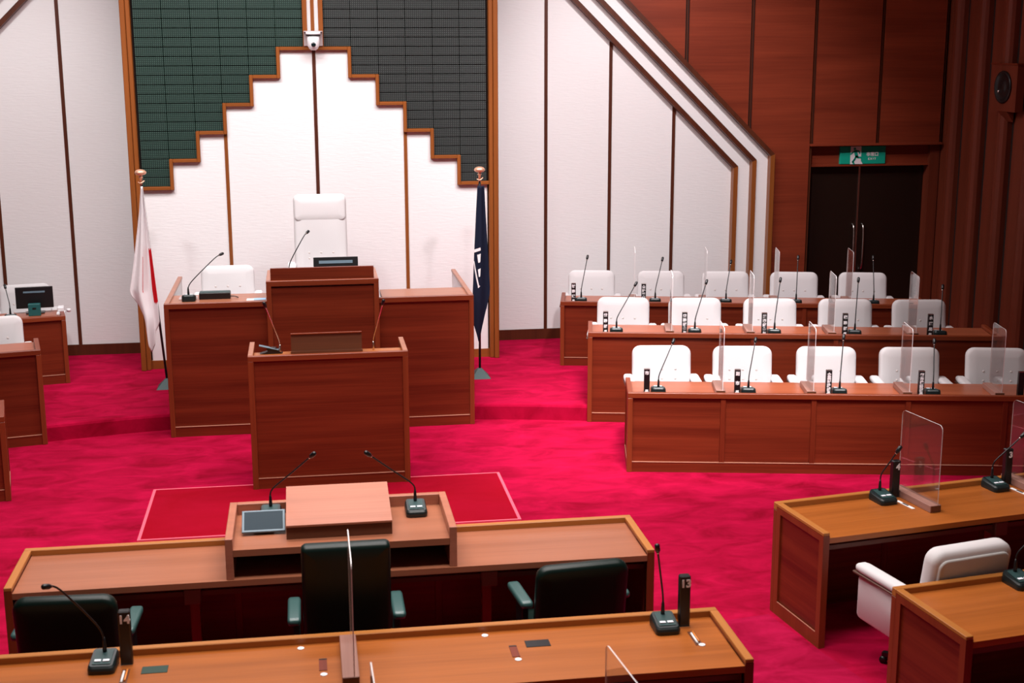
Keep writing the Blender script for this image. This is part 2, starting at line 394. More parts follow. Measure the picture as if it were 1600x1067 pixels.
# side bays: white fields with nested sloping frames; the veneer wall beyond
MX = .13
def side_bay(sgn):
    X = (lambda x: x) if sgn > 0 else (lambda x: 2*MX-x)
    nm = 'wall_side_bay' if sgn > 0 else 'wall_side_bay_far'
    root = struct(MB().prism([(X(2.2), 0), (X(9.4) if sgn > 0 else X(7.0), 0), (X(9.4) if sgn > 0 else X(7.0), TOP), (X(2.2), TOP)], 16.70, 16.74).build(nm, M['groove']),
                  'white panelled wall bay with nested slanting frames')
    # frame corner (outer right-hand edge): knee points
    K = [(5.445, 2.33), (5.655, 2.415), (5.862, 2.49)]
    SL = -.98; tw = .056
    def tz(k, x, off=0): return K[k][1]+(K[k][0]-x)*.98+off       # height of the outer diagonal edge at x
    def field(x0, x1, k, y, name, zb):
        # polygon under diagonal k (inner face of trim) between x0 and x1
        xi = K[k][0]-tw; d = tw*1.0
        pts = [(x0, zb), (x1, zb)]
        zk = K[k][1]-d*.4
        f = lambda x: min(zk+(xi-x)*.98, TOP)
        if x1 >= xi-1e-6: pts += [(xi, zb)] if False else []
        pts += [(x1, f(x1)), (x0, f(x0))]
        p2 = []
        for p in pts:
            q = (X(p[0]), p[1])
            p2.append(q)
        MB().prism(p2, y, y+.04).build(name, M['paperwall'], root)
    zb = .30
    xs = [2.21, 2.993, 3.805, 4.621, K[0][0]-tw]
    for a, b in zip(xs[:-1], xs[1:]):
        field(a+(.018 if a > 2.3 else 0), b-(.018 if b < 5.3 else 0), 0, YS, 'white_panel', zb)
    for x in xs[1:4]:
        z = min(K[0][1]+(K[0][0]-tw-x)*.98, TOP)
        MB().box((X(x)-.02, YS-.012, zb), (X(x)+.02, YS+.03, z)).build('strip', M['strip'], root)
    MB().box((min(X(2.2), X(5.4)), YS-.02, .17), (max(X(2.2), X(5.4)), YS+.04, .30)).build('baseboard', M['strip'], root)
    # rings (white steps between the frames) and trims
    for k in range(3):
        xo, zo = K[k]; y = YS-.09*k
        xt = xo-(TOP-zo)/.98*1.0; zt = TOP
        c = tw
        ml = c*1.40
        # sloping trim
        MB().prism([(X(xo), zo), (X(xo-c), zo-.023), (X(xo-c-(TOP-zo)/.98), TOP-.023), (X(xo-(TOP-zo)/.98), TOP+.0)], y-.11, y+.03).build('slanted_trim', M['strip'], root)
        MB().prism([(X(xo), zo), (X(xo-c), zo-.023), (X(xo-c), .17), (X(xo), .17)], y-.11, y+.03).build('upright_trim', M['trim'], root)
        if k < 2:
            xn, zn = K[k+1][0]-tw, K[k+1][1]-.023
            MB().prism([(X(xo), .17), (X(xn), .17), (X(xn), zn), (X(xn-(TOP-zn)/.98), TOP), (X(xo-(TOP-zo)/.98), TOP), (X(xo), zo)], y-.09, y+.02).build('white_step', M['paperwall'], root)
    return root, X, K
bay, X_, K = side_bay(1)
side_bay(-1)
# veneer panels
vw = struct(MB().prism([(5.862, .17), (6.34, .17), (6.34, 2.6), (8.12, 2.6), (8.12, TOP), (5.862-(TOP-2.49)/.98, TOP), (5.862, 2.49)], 16.48, 16.70).build('wall_veneer', M['groove']), 'red veneer wall around the exit doors')
gx = [3.6, 4.712, 5.545, 6.365, 7.245, 8.10]
def diag(x): return 2.49+(5.862-x)*.98
gp = .026
for a, b in zip(gx[:-1], gx[1:]):
    a2, b2 = a+gp, b-gp
    zb = 2.60 if a > 6.3 else .17
    pts = []
    if b2 < 5.862: pts = [(b2, diag(b2)), (b2, TOP), (max(a2, 5.862-(TOP-2.49)/.98), TOP)]+([(a2, diag(a2))] if diag(a2) < TOP else [])
    elif a2 < 5.862: pts = [(5.866, zb), (b2, zb), (b2, TOP), (a2, TOP), (a2, diag(a2)), (5.866, 2.49)]
    else: pts = [(a2, zb), (b2, zb), (b2, TOP), (a2, TOP)]
    MB().prism(pts, 16.44, 16.49).build('veneer_panel', M['wallwood'], vw)
    MB().box((b-.008, 16.455, zb if b > 5.862 else diag(b)), (b+.008, 16.485, TOP)).build('groove_bead', M['strip'], vw)
bx('door_ledge', (6.34, 16.40, 2.575), (8.10, 16.60, 2.605), M['wallwood'], vw, .004)
bx('door_header', (6.36, 16.56, 2.33), (8.02, 16.66, 2.575), M['wallwood'], vw)
bx('header_ledge', (6.34, 16.53, 2.305), (8.03, 16.62, 2.335), M['wallwood'], vw, .004)
bx('door_jamb', (6.325, 16.52, .17), (6.365, 16.70, 2.6), M['strip'], vw)
bx('door_jamb', (7.99, 16.50, .17), (8.12, 16.70, 2.6), M['flute'], vw)
d1 = struct(bx('door_1', (6.365, 16.70, .17), (7.99, 16.715, 2.31), M['void']), 'near-black double exit door')
for a, b in ((6.37, 7.10), (7.12, 7.985)):
    lf = bx('door_leaf', (a, 16.655, .18), (b, 16.70, 2.30), M['doorm'], d1, .004)
    xh = b-.05 if a < 7 else a+.06
    MB().tube(smooth_path([(xh, 16.655, 1.55), (xh, 16.60, 1.50), (xh, 16.585, 1.25), (xh, 16.60, 1.0), (xh, 16.655, .95)]), .012, 8).build('door_handle', M['silver'], lf)
    xe = b+.004 if a < 7 else a-.004
    bx('meeting_strip', (min(xe, xe-.008), 16.645, .18), (max(xe, xe-.008)+.004, 16.70, 2.30), M['silver'], lf)

# exit sign
ex = thing('exit_sign', 'green and white running figure exit sign above the dark doors', 'exit sign', (7.09, 16.55, 2.335))
bx('sign_box', (-.305, -.03, 0), (.305, .01, .225), M['green'], ex, .004)
dm = MB()
dm.prism([(-.168, .0), (-.025, .0), (-.025, .0), (-.027, .225), (-.168, .225)], -.0335, -.03)
dm.build('door_symbol', M['signwhite'], ex)
MB().prism([(-.025, .0), (.0, .0), (-.027, .045)], -.0335, -.03).build('floor_symbol', M['signwhite'], ex)
fg = MB()
def limb(pts, wd):
    for (x0, z0), (x1, z1) in zip(pts[:-1], pts[1:]):
        d = Vector((x1-x0, z1-z0)).normalized()*wd/2; nx, nz = -d.y, d.x
        fg.prism([(x0+nx-d.x*.6, z0+nz-d.y*.6), (x0-nx-d.x*.6, z0-nz-d.y*.6), (x1-nx+d.x*.6, z1-nz+d.y*.6), (x1+nx+d.x*.6, z1+nz+d.y*.6)], -.036, -.033)
fg.prism([(-.115+.017*math.cos(a*PI/6), .195+.017*math.sin(a*PI/6)) for a in range(12)], -.036, -.033)
limb([(-.105, .165), (-.085, .095)], .042)
limb([(-.11, .165), (-.145, .145), (-.165, .125)], .017)
limb([(-.10, .17), (-.06, .165), (-.045, .135)], .017)
limb([(-.085, .10), (-.07, .085), (-.03, .083)], .024)
limb([(-.09, .10), (-.115, .055), (-.135, .03), (-.12, .005)], .024)
fg.build('running_figure', M['green'], ex)
place('lettering', text_mesh('非常口', .055, M['signwhite'], .035), ex, (.125, -.031, .125), UP)
place('lettering', text_mesh('E X I T', .036, M['signwhite'], .03), ex, (.125, -.031, .065), UP)

# right-hand fluted wall
wr = struct(bx('wall_right', (8.22, -1, 0), (8.5, 16.72, TOP), M['groove']), 'dark fluted timber wall beside the exit doors')
prof = []
for i in range(0, 8):
    y0 = 16.62-.62*i
    # one vertical moulding: flat board then a rounded rib, then a slot toward the room
    pts = [(8.22, y0-.03), (8.14, y0-.03), (8.135, y0-.05), (8.135, y0-.33), (8.10, y0-.37), (8.06, y0-.41), (8.045, y0-.45), (8.05, y0-.50), (8.075, y0-.54), (8.11, y0-.56), (8.22, y0-.56)]
    mb = MB().prism(pts, .0, TOP); mb.v = [(x, z, y) for x, y, z in mb.v]
    mb.build('flute', M['flute'], wr)
mb = bx('flute_backing', (8.17, 11.6, 0), (8.215, 16.7, TOP), M['groove'], wr)
struct(bx('wall_right_near', (8.05, -1, 0), (8.22, 11.65, TOP), M['darkwall']))
struct(bx('wall_left', (-7.2, -1, 0), (-7, 17, TOP), M['darkwall']))
struct(bx('ceiling', (-7, -1, TOP), (9.6, 17, TOP+.1), M['ceil']))

# wall loudspeaker
sp = thing('wall_speaker', 'wooden box loudspeaker with a black cone on the fluted wall', 'speaker', (8.045, 14.79, 3.07))
mb = MB().prism([(0.06, 0), (-.035, 0), (-.035, .53), (.06, .53)], -.29, .29); mb.build('cabinet', M['flute'], sp)
MB().box((-.05, -.305, .53), (.06, .305, .545)).build('top_ledge', M['wood_y'], sp)
mb = MB().prism([(.06, -.12), (-.03, 0), (.06, 0)], -.1, .1); mb.build('bracket', M['flute'], sp)
mt = Matrix.Translation((-.035, 0, .275)) @ Matrix.Rotation(-PI/2, 4, 'Y')
MB().lathe([(.185, 0), (.185, .018), (.165, .024), (.155, .010), (.06, -.03+.035), (.05, .012)], 28, mt).build('cone', M['black'], sp)
MB().lathe([(.02, .005), (.018, .02), (.005, .024)], 10, Matrix.Translation((0, .09, -.05)) @ mt).build('tweeter', M['silver'], sp)

# dome camera on the mast
cm = thing('dome_camera', 'white ceiling-style dome camera on the mast above the stepped trim', 'camera', (WA, YC-.05, 3.83))
bx('mount_plate', (-.105, -.015, 0), (.105, 0, .165), M['camplate'], cm, .003)
bx('shelf', (-.105, -.10, .155), (.105, -.0, .165), M['camplate'], cm)
o = Vector((0, -.09, 0))
MB().lathe([(.082, .155), (.084, .13), (.082, .125)], 20, Matrix.Translation(o)).build('head_base', M['white_pl'], cm)
MB().lathe([(.079, .125), (.079, .113)], 20, Matrix.Translation(o)).build('dark_band', M['black'], cm)
MB().lathe([(.068, .113), (.070, .05), (.064, .0), (.048, -.03), (.025, -.045), (.001, -.048)], 20, Matrix.Translation(o)).build('head', M['white_pl'], cm)
MB().lathe([(.026, 0), (.026, .012), (.018, .016)], 16, Matrix.Translation((0, -.153, .015)) @ Matrix.Rotation(PI/2, 4, 'X')).build('lens', M['lens'], cm)

# ------------------------------------------------------------------ desks
def desk(name, label, origin, ang, L, D, z0, zt, stiles, top='top_rd', edge='edge', lip='edge', posts=(), cat='desk', group=None, ends=(1, 1), rail=True, kick=.095):
    """front panel on local y=0, desk reaches to y=D; x along the row"""
    t = thing(name, label, cat, (origin[0], origin[1], 0), math.radians(ang), group)
    e = .045
    for i, (a, b) in enumerate(zip(stiles[:-1], stiles[1:])):
        bx('front_panel', (a+.024, .022, z0+kick), (b-.024, .04, zt-.05), M['wood_x'], t)
    for i, s in enumerate(stiles):
        hw = .024
        a = max(0, s-hw) if i else 0; b = min(L, s+hw) if i < len(stiles)-1 else L
        if i == 0: b = .047
        if i == len(stiles)-1: a = L-.047
        bx('stile', (a, 0 if i in (0, len(stiles)-1) else .010, z0 if i in (0, len(stiles)-1) else z0+kick), (b, .045, zt-.05), M['edge_z'] if i in (0, len(stiles)-1) else M['wood_z'], t, .003)
    bx('top_rail', (0, 0, zt-.05), (L, e, zt), M[edge+'_x'], t, .004)
    bx('kick_board', (.047, .010, z0), (L-.047, .04, z0+kick), M['wood_x'], t)
    bx('inlay_line', (.047, .006, z0+kick-.001), (L-.047, .03, z0+kick+.004), M['line'], t)
    for k, x in enumerate((0, L-e)):
        if not ends[k]: continue
        ins = .012
        xa, xb = (x+ins, x+e) if k == 0 else (x, x+e-ins)
        bx('side_panel', (xa, e, z0), (xb, D-.02, zt-.03), M['wood_y'], t)
        bx('side_cap', (x, e, zt-.022), (x+e, D, zt), M[lip+'_y'], t, .003)
        fr = MB().box((x, e, zt-.065), (x+e, D, zt-.022)).box((x, D-.05, z0), (x+e, D, zt-.065)).box((x, e, z0), (x+e, e+.05, zt-.065)).box((x, e+.05, z0), (x+e, D-.05, z0+kick))
        fr.build('side_frame', M['edge_z'], t)
        xx = x-.001 if k == 0 else x+e-.004
        bx('inlay_line', (xx, e+.05, z0+kick), (xx+.005, D-.05, z0+kick+.005), M['line'], t)
    bx('desktop', (e, e, zt-.075), (L-e, D-.004, zt-.038), M[top], t)
    if rail:
        bx('knee_rail', (e, D-.12, zt-.155), (L-e, D-.09, zt-.125), M['brown'], t)
        for p in posts:
            po = bx('divider_post', (p-.028, D-.26, z0), (p+.028, D-.20, zt-.075), M['edge_z'], t)
            bx('outlet_box', (p-.05, D-.20, zt-.20), (p+.05, D-.06, zt-.10), M['outlet'], po, .006)
    return t
R1 = ((2.845, 11.585), -11.4); R2 = ((2.836, 13.30), -12.2); R3 = ((2.898, 15.14), -12.6)
g1 = desk('official_desk', 'lowest long red-brown desk with name posts on the crimson floor', R1[0], R1[1], 4.2, .60, 0, .75, [.02, .865, 1.68, 2.522, 3.384, 4.18], rail=False)
g2 = desk('official_desk', 'middle long red-brown desk of the three official rows', R2[0], R2[1], 4.17, .60, 0, .952, [.02, 1.68, 2.52, 4.15], rail=False)
g3 = desk('official_desk', 'highest rear long red-brown desk before the slanting frames', R3[0], R3[1], 4.2, .60, .17, .932, [.02, 1.40, 2.8, 4.18], rail=False)
# the opposite rows
def mir(o, ang, L):
    a = math.radians(-ang); return (2*AX-.02-o[0]-L*math.cos(a), o[1]+.07-L*math.sin(a)), -ang
for (o, ang), z0, zt, L, lab in ((R1, 0, .755, 1.2, 'desk end at the picture edge beside the open crimson floor'), (R2, 0, .955, 1.3, 'dark desk with one white chair back behind it'), (R3, .17, .935, 1.3, 'rear corner desk carrying a black monitor and white phone')):
    oo, aa = mir(o, ang, L)
    desk('official_desk', lab, oo, aa, L, .60, z0, zt, [.02, L-.02], kick=.10, rail=False)

# councillors' desks, seen from the sitting side
def cdesk(name, label, fl_, alpha, L, D, posts, top, lip, zt=.79):
    a = math.radians(alpha); o = (fl_[0]+L*math.cos(a), fl_[1]+L*math.sin(a))
    return desk(name, label, o, 180+alpha, L, D, 0, zt, [.02, L/3, 2*L/3, L-.02], top=top, edge=lip, lip=lip, posts=posts)
fd = cdesk('floor_desk', 'wide desk with rosy top carrying the low questioning stand', (-1.785, 8.30), 0, 3.85, .645, (1.02, 2.80), 'top_pk', 'lip')
d13 = cdesk('member_desk', 'long orange-brown desk with number posts 13 and 14', (-2.05, 6.755), 0, 4.225, .66, (1.05, 2.08, 3.2), 'top_or', 'lip')
d4 = cdesk('member_desk', 'angled orange-brown desk with number posts 4 and 3', (3.095, 8.40), 9.0, 2.6, .655, (1.2,), 'top_or', 'lip')
dl = cdesk('member_desk', 'orange-brown desk corner behind the white member armchair', (3.26, 6.87), 8.0, 1.6, .71, (.4,), 'top_or', 'lip')
db = cdesk('member_desk', 'next desk row, carrying the two acrylic screens at the lower edge', (-1.6, 5.30), 0, 3.9, .66, (), 'top_or', 'lip')

# presiding dais
DX0, DX1, DY = -1.394, 1.672, 13.41
ds = thing('dais_desk', 'tall red-brown dais desk in front of the stepped white wall', 'desk', (0, 0, 0))
for a, b in ((DX0, -.39), (.71, DX1)):
    bx('front_panel', (a+(.03 if a < 0 else -.03), DY+.022, .10), (b-(.03 if a > 0 else -.03), DY+.04, 1.31), M['wood_x'], ds)
    bx('top_rail', (a, DY, 1.305), (b, DY+.045, 1.36), M['edge_x'], ds, .004)
    bx('kick_board', (a+.04, DY+.01, 0), (b, DY+.04, .10), M['wood_x'], ds)
    bx('inlay_line', (a+.045, DY+.004, .10), (b, DY+.03, .105), M['line'], ds)
    bx('desktop', (a+.045, DY+.04, 1.285), (b, 14.02, 1.335), M['top_pk'], ds)
for a in (DX0, DX1-.047):
    bx('stile', (a, DY, 0), (a+.047, DY+.045, 1.31), M['edge_z'], ds, .003)
    bx('side_panel', (a+.003, DY+.04, 0), (a+.044, 14.02, 1.33), M['wood_y'], ds)
    wg = bx('side_wing', (a+.012, 14.02, .17), (a+.035, 15.05, 1.33), M['paperwall'], ds)
    bx('wing_end', (a+.008, 15.05, .17), (a+.039, 15.06, 1.33), M['taupe'], wg)
    bx('side_cap', (a, DY+.04, 1.33), (a+.047, 15.07, 1.36), M['top_pk'], ds, .003)
pd = thing('presiding_desk', 'raised presiding desk box rising from the middle of the dais', 'desk', (0, 0, 0))
PY = 13.34; PX0, PX1 = -.395, .712
bx('front_panel', (PX0+.04, PY+.02, .10), (PX1-.04, PY+.04, 1.50), M['wood_x'], pd)
for a in (PX0, PX1-.05): bx('stile', (a, PY, 0), (a+.05, PY+.05, 1.52), M['edge_z'], pd, .003)
bx('top_rail', (PX0, PY, 1.515), (PX1, PY+.05, 1.57), M['edge_x'], pd, .004)
bx('kick_board', (PX0+.05, PY+.01, 0), (PX1-.05, PY+.04, .10), M['wood_x'], pd)
for a in (PX0, PX1-.04):
    bx('side_panel', (a, PY+.05, 0), (a+.04, 14.05, 1.54), M['wood_y'], pd)
    bx('side_cap', (a, PY+.05, 1.54), (a+.04, 14.05, 1.57), M['top_pk'], pd, .003)
bx('desktop', (PX0+.04, PY+.05, 1.48), (PX1-.04, 13.95, 1.53), M['top_pk'], pd)
bx('document_screen', (PX0+.045, PY+.055, 1.53), (PX1-.045, PY+.075, 1.69), M['wood_x'], pd, .003)

# speaker's lectern
LX0, LX1, LY = -.527, .862, 11.605
le = thing('speaker_lectern', 'free-standing red-brown lectern on the scarlet mat before the dais', 'lectern', (0, 0, 0))
bx('front_panel', (LX0+.04, LY+.018, .10), (LX1-.04, LY+.04, 1.16), M['wood_x'], le)
for a in (LX0, LX1-.05): bx('stile', (a, LY, 0), (a+.05, LY+.05, 1.165), M['edge_z'], le, .003)
bx('top_rail', (LX0, LY, 1.16), (LX1, LY+.045, 1.21), M['edge_x'], le, .004)
bx('kick_board', (LX0+.05, LY+.008, 0), (LX1-.05, LY+.04, .10), M['wood_x'], le)
bx('inlay_line', (LX0+.05, LY+.004, .10), (LX1-.05, LY+.03, .105), M['line'], le)
for a in (LX0, LX1-.045):
    bx('side_panel', (a, LY+.045, 0), (a+.045, 12.2, 1.18), M['wood_y'], le)
    bx('side_cap', (a, LY+.04, 1.18), (a+.045, 12.21, 1.21), M['top_pk'], le, .003)
bx('desktop', (LX0+.045, LY+.04, 1.12), (LX1-.045, 11.96, 1.165), M['top_or'], le)
bk = thing('document_stand', 'dark brown wooden document stand on the lectern', 'stand', (.157, 11.80, 1.165))
MB().prism([(0, 0), (.15, 0), (.15, .15), (.0, .19)], -.31, .31, Matrix.Rotation(PI/2, 4, 'Z') @ Matrix.Identity(4)).build('body', M['brown'], bk)
bx('front_lip', (-.315, -.02, 0), (.315, .0, .035), M['brown'], bk)
bx('top_edge', (-.31, -.01, .185), (.31, .012, .195), M['edge_x'], bk)

# mat on the floor
mt_ = thing('floor_mat', 'flat scarlet mat with thin pink edging under the lectern', 'mat', (0, 0, 0))
bx('field', (-1.385, 10.49, 0), (1.67, 11.73, .006), M['mat'], mt_)
for a, b in (((-1.40, 10.47, 0), (1.686, 10.49, .008)), ((-1.40, 11.73, 0), (1.686, 11.75, .008)), ((-1.40, 10.49, 0), (-1.375, 11.73, .008)), ((1.66, 10.49, 0), (1.686, 11.73, .008))):
    bx('edge_strip', a, b, M['matedge'], mt_)

# questioning stand on the wide desk
qs = thing('questioning_stand', 'open-sided wooden stand on the wide rosy desk', 'stand', (.157, 7.67, .752))
for a in (-.685, .640): bx('side_board', (a, 0, 0), (a+.045, .67, .253), M['board'], qs, .003)
bx('back_board', (-.64, .625, 0), (.64, .67, .253), M['board'], qs, .003)
bx('shelf', (-.64, .0, .142), (.64, .625, .183), M['top_pk'], qs)
bx('opening_shade_board', (-.64, .60, 0), (.64, .625, .142), M['void'], qs)  # dark sheet painting the shade in the opening under the shelf
rb = thing('reading_slope', 'pale wooden reading slope between the two table microphones', 'slope', (.145, 7.80, .936))
mb = MB().add([(-.317, 0, 0), (.317, 0, 0), (.317, .46, 0), (-.317, .46, 0), (-.317, 0, .075), (.317, 0, .075), (.317, .46, .165), (-.317, .46, .165)], [(0,3,2,1),(4,5,6,7),(0,1,5,4),(1,2,6,5),(2,3,7,6),(3,0,4,7)])
mb.build('body', M['brown'], rb)
mb = MB().add([(-.317, -.012, .078), (.317, -.012, .078), (.317, .46, .17), (-.317, .46, .17), (-.317, -.012, .09), (.317, -.012, .09), (.317, .46, .182), (-.317, .46, .182)], [(0,3,2,1),(4,5,6,7),(0,1,5,4),(1,2,6,5),(2,3,7,6),(3,0,4,7)])
mb.build('sloping_top', M['board'], rb)

# ------------------------------------------------------------------ chairs (sitter faces local +y)
def cush(w, h, t, rc=.06, rb=.03, bulge=.012):
    p = [(rb+.06, -bulge), (rb, 0), (rb*.3, rb*.3), (0, rb), (0, t-rb), (rb*.3, t-rb*.3), (rb, t), (rb+.06, t+bulge)]
    return p
def RX(a): return Matrix.Rotation(a, 4, 'X')
def TR(x, y, z): return Matrix.Translation((x, y, z))
CH = {}
def chair_meshes():
    m = {}
    tilt = RX(math.radians(9))
    m['back'] = MB().rprism(.57, .50, cush(.57, .5, .11), .08, TR(0, -.30, .700) @ tilt).mesh('backrest', M['fabric'])
    m['rear'] = MB().rprism(.50, .43, [(.010, -.002), (.003, .0), (0, .004), (0, .02)], .055, TR(0, -.30, .69) @ tilt @ TR(0, -.014, 0)).mesh('back_panel', M['rearfab'])
    m['seat'] = MB().rprism(.52, .52, cush(.5, .5, .12, .05, .035), .06, TR(0, .02, .36) @ RX(PI/2)).mesh('seat', M['fabric'])
    m['side'] = MB().rprism(.56, .30, [(.012, -.028), (0, -.016), (0, .016), (.012, .028)], .04, TR(0, 0, .46) @ Matrix.Rotation(PI/2, 4, 'Z')).mesh('side_panel', M['fabric'])
    m['pad'] = MB().rprism(.095, .060, [(.02, -.30), (.004, -.285), (0, -.25), (0, .27), (.006, .31), (.022, .33)], .028, TR(0, 0, .645)).mesh('arm_pad', M['fabric'])
    m['edge'] = MB().box((-.05, -.29, .605), (.05, .33, .620), .003).mesh('arm_edge', M['armwood'])
    m['col'] = MB().lathe([(.03, .06), (.03, .30), (.12, .31), (.12, .33)], 14).mesh('column', M['black'])
    l = MB().add([(0, -.025, .05), (0, .025, .05), (.30, .018, .05), (.30, -.018, .05), (0, -.025, .10), (0, .025, .10), (.30, .018, .075), (.30, -.018, .075)], [(0,3,2,1),(4,5,6,7),(0,1,5,4),(1,2,6,5),(2,3,7,6),(3,0,4,7)])
    l.lathe([(.025, -.02), (.025, .02)], 10, TR(.29, 0, .025) @ RX(PI/2)); m['leg'] = l.mesh('leg', M['black'])
    m['button'] = MB().lathe([(.014, 0), (.012, .005), (.004, .008)], 10, RX(-PI/2)).mesh('button', M['taupe'])
    m['tallback'] = MB().rprism(.57, .95, cush(.57, .9, .13), .06, TR(0, -.30, .925) @ RX(math.radians(6))).mesh('backrest', M['fabric'])
    m['head'] = MB().rprism(.555, .27, cush(.5, .3, .06, .05, .02, .006), .05, TR(0, -.335+.085, 1.25) @ RX(math.radians(6))).mesh('headrest', M['fabric'])
    # dark leather chairs
    m['lback'] = MB().rprism(.545, .50, cush(.5, .5, .08, .06, .025, .006), .07, TR(0, -.26, .70) @ tilt).mesh('backrest', M['leather'])
    m['ltall'] = MB().rprism(.485, .78, cush(.5, .78, .09, .03, .025, .004), .03, TR(0, -.27, .79) @ RX(math.radians(6))).mesh('backrest', M['leather'])
    m['lseat'] = MB().rprism(.50, .50, cush(.5, .5, .10, .05, .03), .06, TR(0, .03, .38) @ RX(PI/2)).mesh('seat', M['leather'])
    m['lpad'] = MB().rprism(.075, .045, [(.015, -.17), (.003, -.16), (0, -.14), (0, .14), (.003, .16), (.015, .17)], .018, TR(0, 0, .66)).mesh('arm_pad', M['leatherarm'])
    m['lpost'] = MB().box((-.02, -.08, .40), (.02, .06, .64), .005).mesh('arm_post', M['black'])
    return m
CM = chair_meshes()
def base_parts(t):
    place('column', CM['col'], t)
    for k in range(5): place('leg', CM['leg'], t, (0, 0, 0), (0, 0, 2*PI*k/5+.93))
def armchair(label, group, loc, rotz, tall=False):
    t = thing('presiding_chair' if tall else 'armchair', label, 'chair', loc, rotz, group)
    b = place('backrest', CM['tallback' if tall else 'back'], t)
    if tall: place('headrest', CM['head'], t)
    else: place('back_panel', CM['rear'], t)
    zz = (.74, .65) if not tall else (.78, .72)
    for x in (-.13, 0, .13):
        for z in zz:
            y = -.30-(z-.700)*math.tan(math.radians(9))+.118/math.cos(.157) if not tall else -.30-(z-.925)*.105+.138
            place('button', CM['button'], b, (x, y, z))
    place('seat', CM['seat'], t)
    for s in (-1, 1):
        place('side_panel', CM['side'], t, (s*.318, .03, 0)); place('arm_edge', CM['edge'], t, (s*.322, 0, 0)); place('arm_pad', CM['pad'], t, (s*.322, 0, 0))
    base_parts(t)
    return t
def leather_chair(label, loc, rotz, tall=False):
    t = thing('leather_chair', label, 'chair', loc, rotz, 'dark green leather chairs at the wide desk')
    place('backrest', CM['ltall' if tall else 'lback'], t); place('seat', CM['lseat'], t)
    for s in (-1, 1):
        place('arm_pad', CM['lpad'], t, (s*.295, .02, .02)); place('arm_post', CM['lpost'], t, (s*.285, .02, 0))
    base_parts(t); return t
def rowpt(Rw, s, d):
    (ox, oy), ang = Rw; a = math.radians(ang)
    return (ox+s*math.cos(a)-d*math.sin(a), oy+s*math.sin(a)+d*math.cos(a)), a
ORD = ['aisle-end', 'second', 'third', 'fourth', 'fifth']
for Rw, z0, nm, xs in ((R1, 0, 'front official row', (.378, 1.156, 1.959, 2.764, 3.585)), (R2, .17, 'middle official row', (.369, 1.174, 1.98, 2.788, 3.59)), (R3, .17, 'rear official row', (.35, 1.208, 1.99, 2.804, 3.63))):
    for i, s in enumerate(xs):
        (x, y), a = rowpt(Rw, s, .79)
        armchair('white buttoned armchair, '+ORD[i]+(' seat' if i == 0 else ' seat from the aisle')+' of the '+nm, 'white armchairs in the official rows', (x, y, z0), a+PI+math.radians(random.uniform(-3, 3)))
armchair('white buttoned armchair at the dais beside the small black console', None, (-.845, 14.62, .54), PI)
armchair('tall white high-backed presiding chair at the centre of the dais', None, (.172, 14.62, .85), PI, True)
armchair('white armchair behind the black monitor in the corner desk', None, (-3.20, 15.98, .17), PI+.2)
armchair('white armchair cut by the picture edge below the corner monitor', None, (-3.14, 14.0, .17), PI+.2)
armchair('white armchair seen from behind at the number 4 desk', None, (3.745, 7.30, 0), math.radians(12))
leather_chair('tall dark green leather chair behind the questioning stand', (.16, 7.30, 0), 0, True)
leather_chair('low dark green leather chair beside number post 14', (-1.33, 7.33, 0), -.05)
leather_chair('low dark green leather chair near number post 13, turned aside', (1.47, 7.36, 0), math.radians(6))

# ------------------------------------------------------------------ microphones
MM = {}
mb = MB()
bw, bd = .136, .18
def ringpts(w_, d_, r, z, slope=0, yo=0):
    pts = []
    for cx, cy, a0 in ((w_/2-r, d_/2-r, 0), (-w_/2+r, d_/2-r, PI/2), (-w_/2+r, -d_/2+r, PI), (w_/2-r, -d_/2+r, 1.5*PI)):
        for k in range(5):
            a = a0+k/4*PI/2; x = cx+r*math.cos(a); y = cy+r*math.sin(a)+yo; pts.append((x, y, z+slope*y))
    return pts
rings = [ringpts(bw-.004, bd-.004, .026, 0), ringpts(bw, bd, .028, .016), ringpts(bw-.006, bd-.006, .026, .034, .10), ringpts(bw-.020, bd-.024, .018, .043, .13)]
n = len(rings[0]); fs = [list(range(n-1, -1, -1)), [3*n+i for i in range(n)]]
for k in range(3):
    for i in range(n): fs.append((k*n+i, k*n+(i+1) % n, (k+1)*n+(i+1) % n, (k+1)*n+i))
mb.add([p for r in rings for p in r], fs); mb.v = [(x, y, z*1.3) for x, y, z in mb.v]; MM['base'] = mb.mesh('mic_base', M['mic'])
MM['panel'] = MB().add([(-.045, -.062, .0436-.062*.13+.0005), (.045, -.062, .0436-.062*.13+.0005), (.045, .06, .0436+.06*.13+.0005), (-.045, .06, .0436+.06*.13+.0005), (-.045, -.062, .0436-.062*.13+.002), (.045, -.062, .0436-.062*.13+.002), (.045, .06, .0436+.06*.13+.002), (-.045, .06, .0436+.06*.13+.002)], [(0,3,2,1),(4,5,6,7),(0,1,5,4),(1,2,6,5),(2,3,7,6),(3,0,4,7)]).mesh('control_panel', M['mictop'])
MM['panel'].transform(Matrix.Diagonal((1, 1, 1.3, 1)))
MM['key'] = MB().box((-.016, -.011, 0), (.016, .011, .004), .001).mesh('key', M['button'])
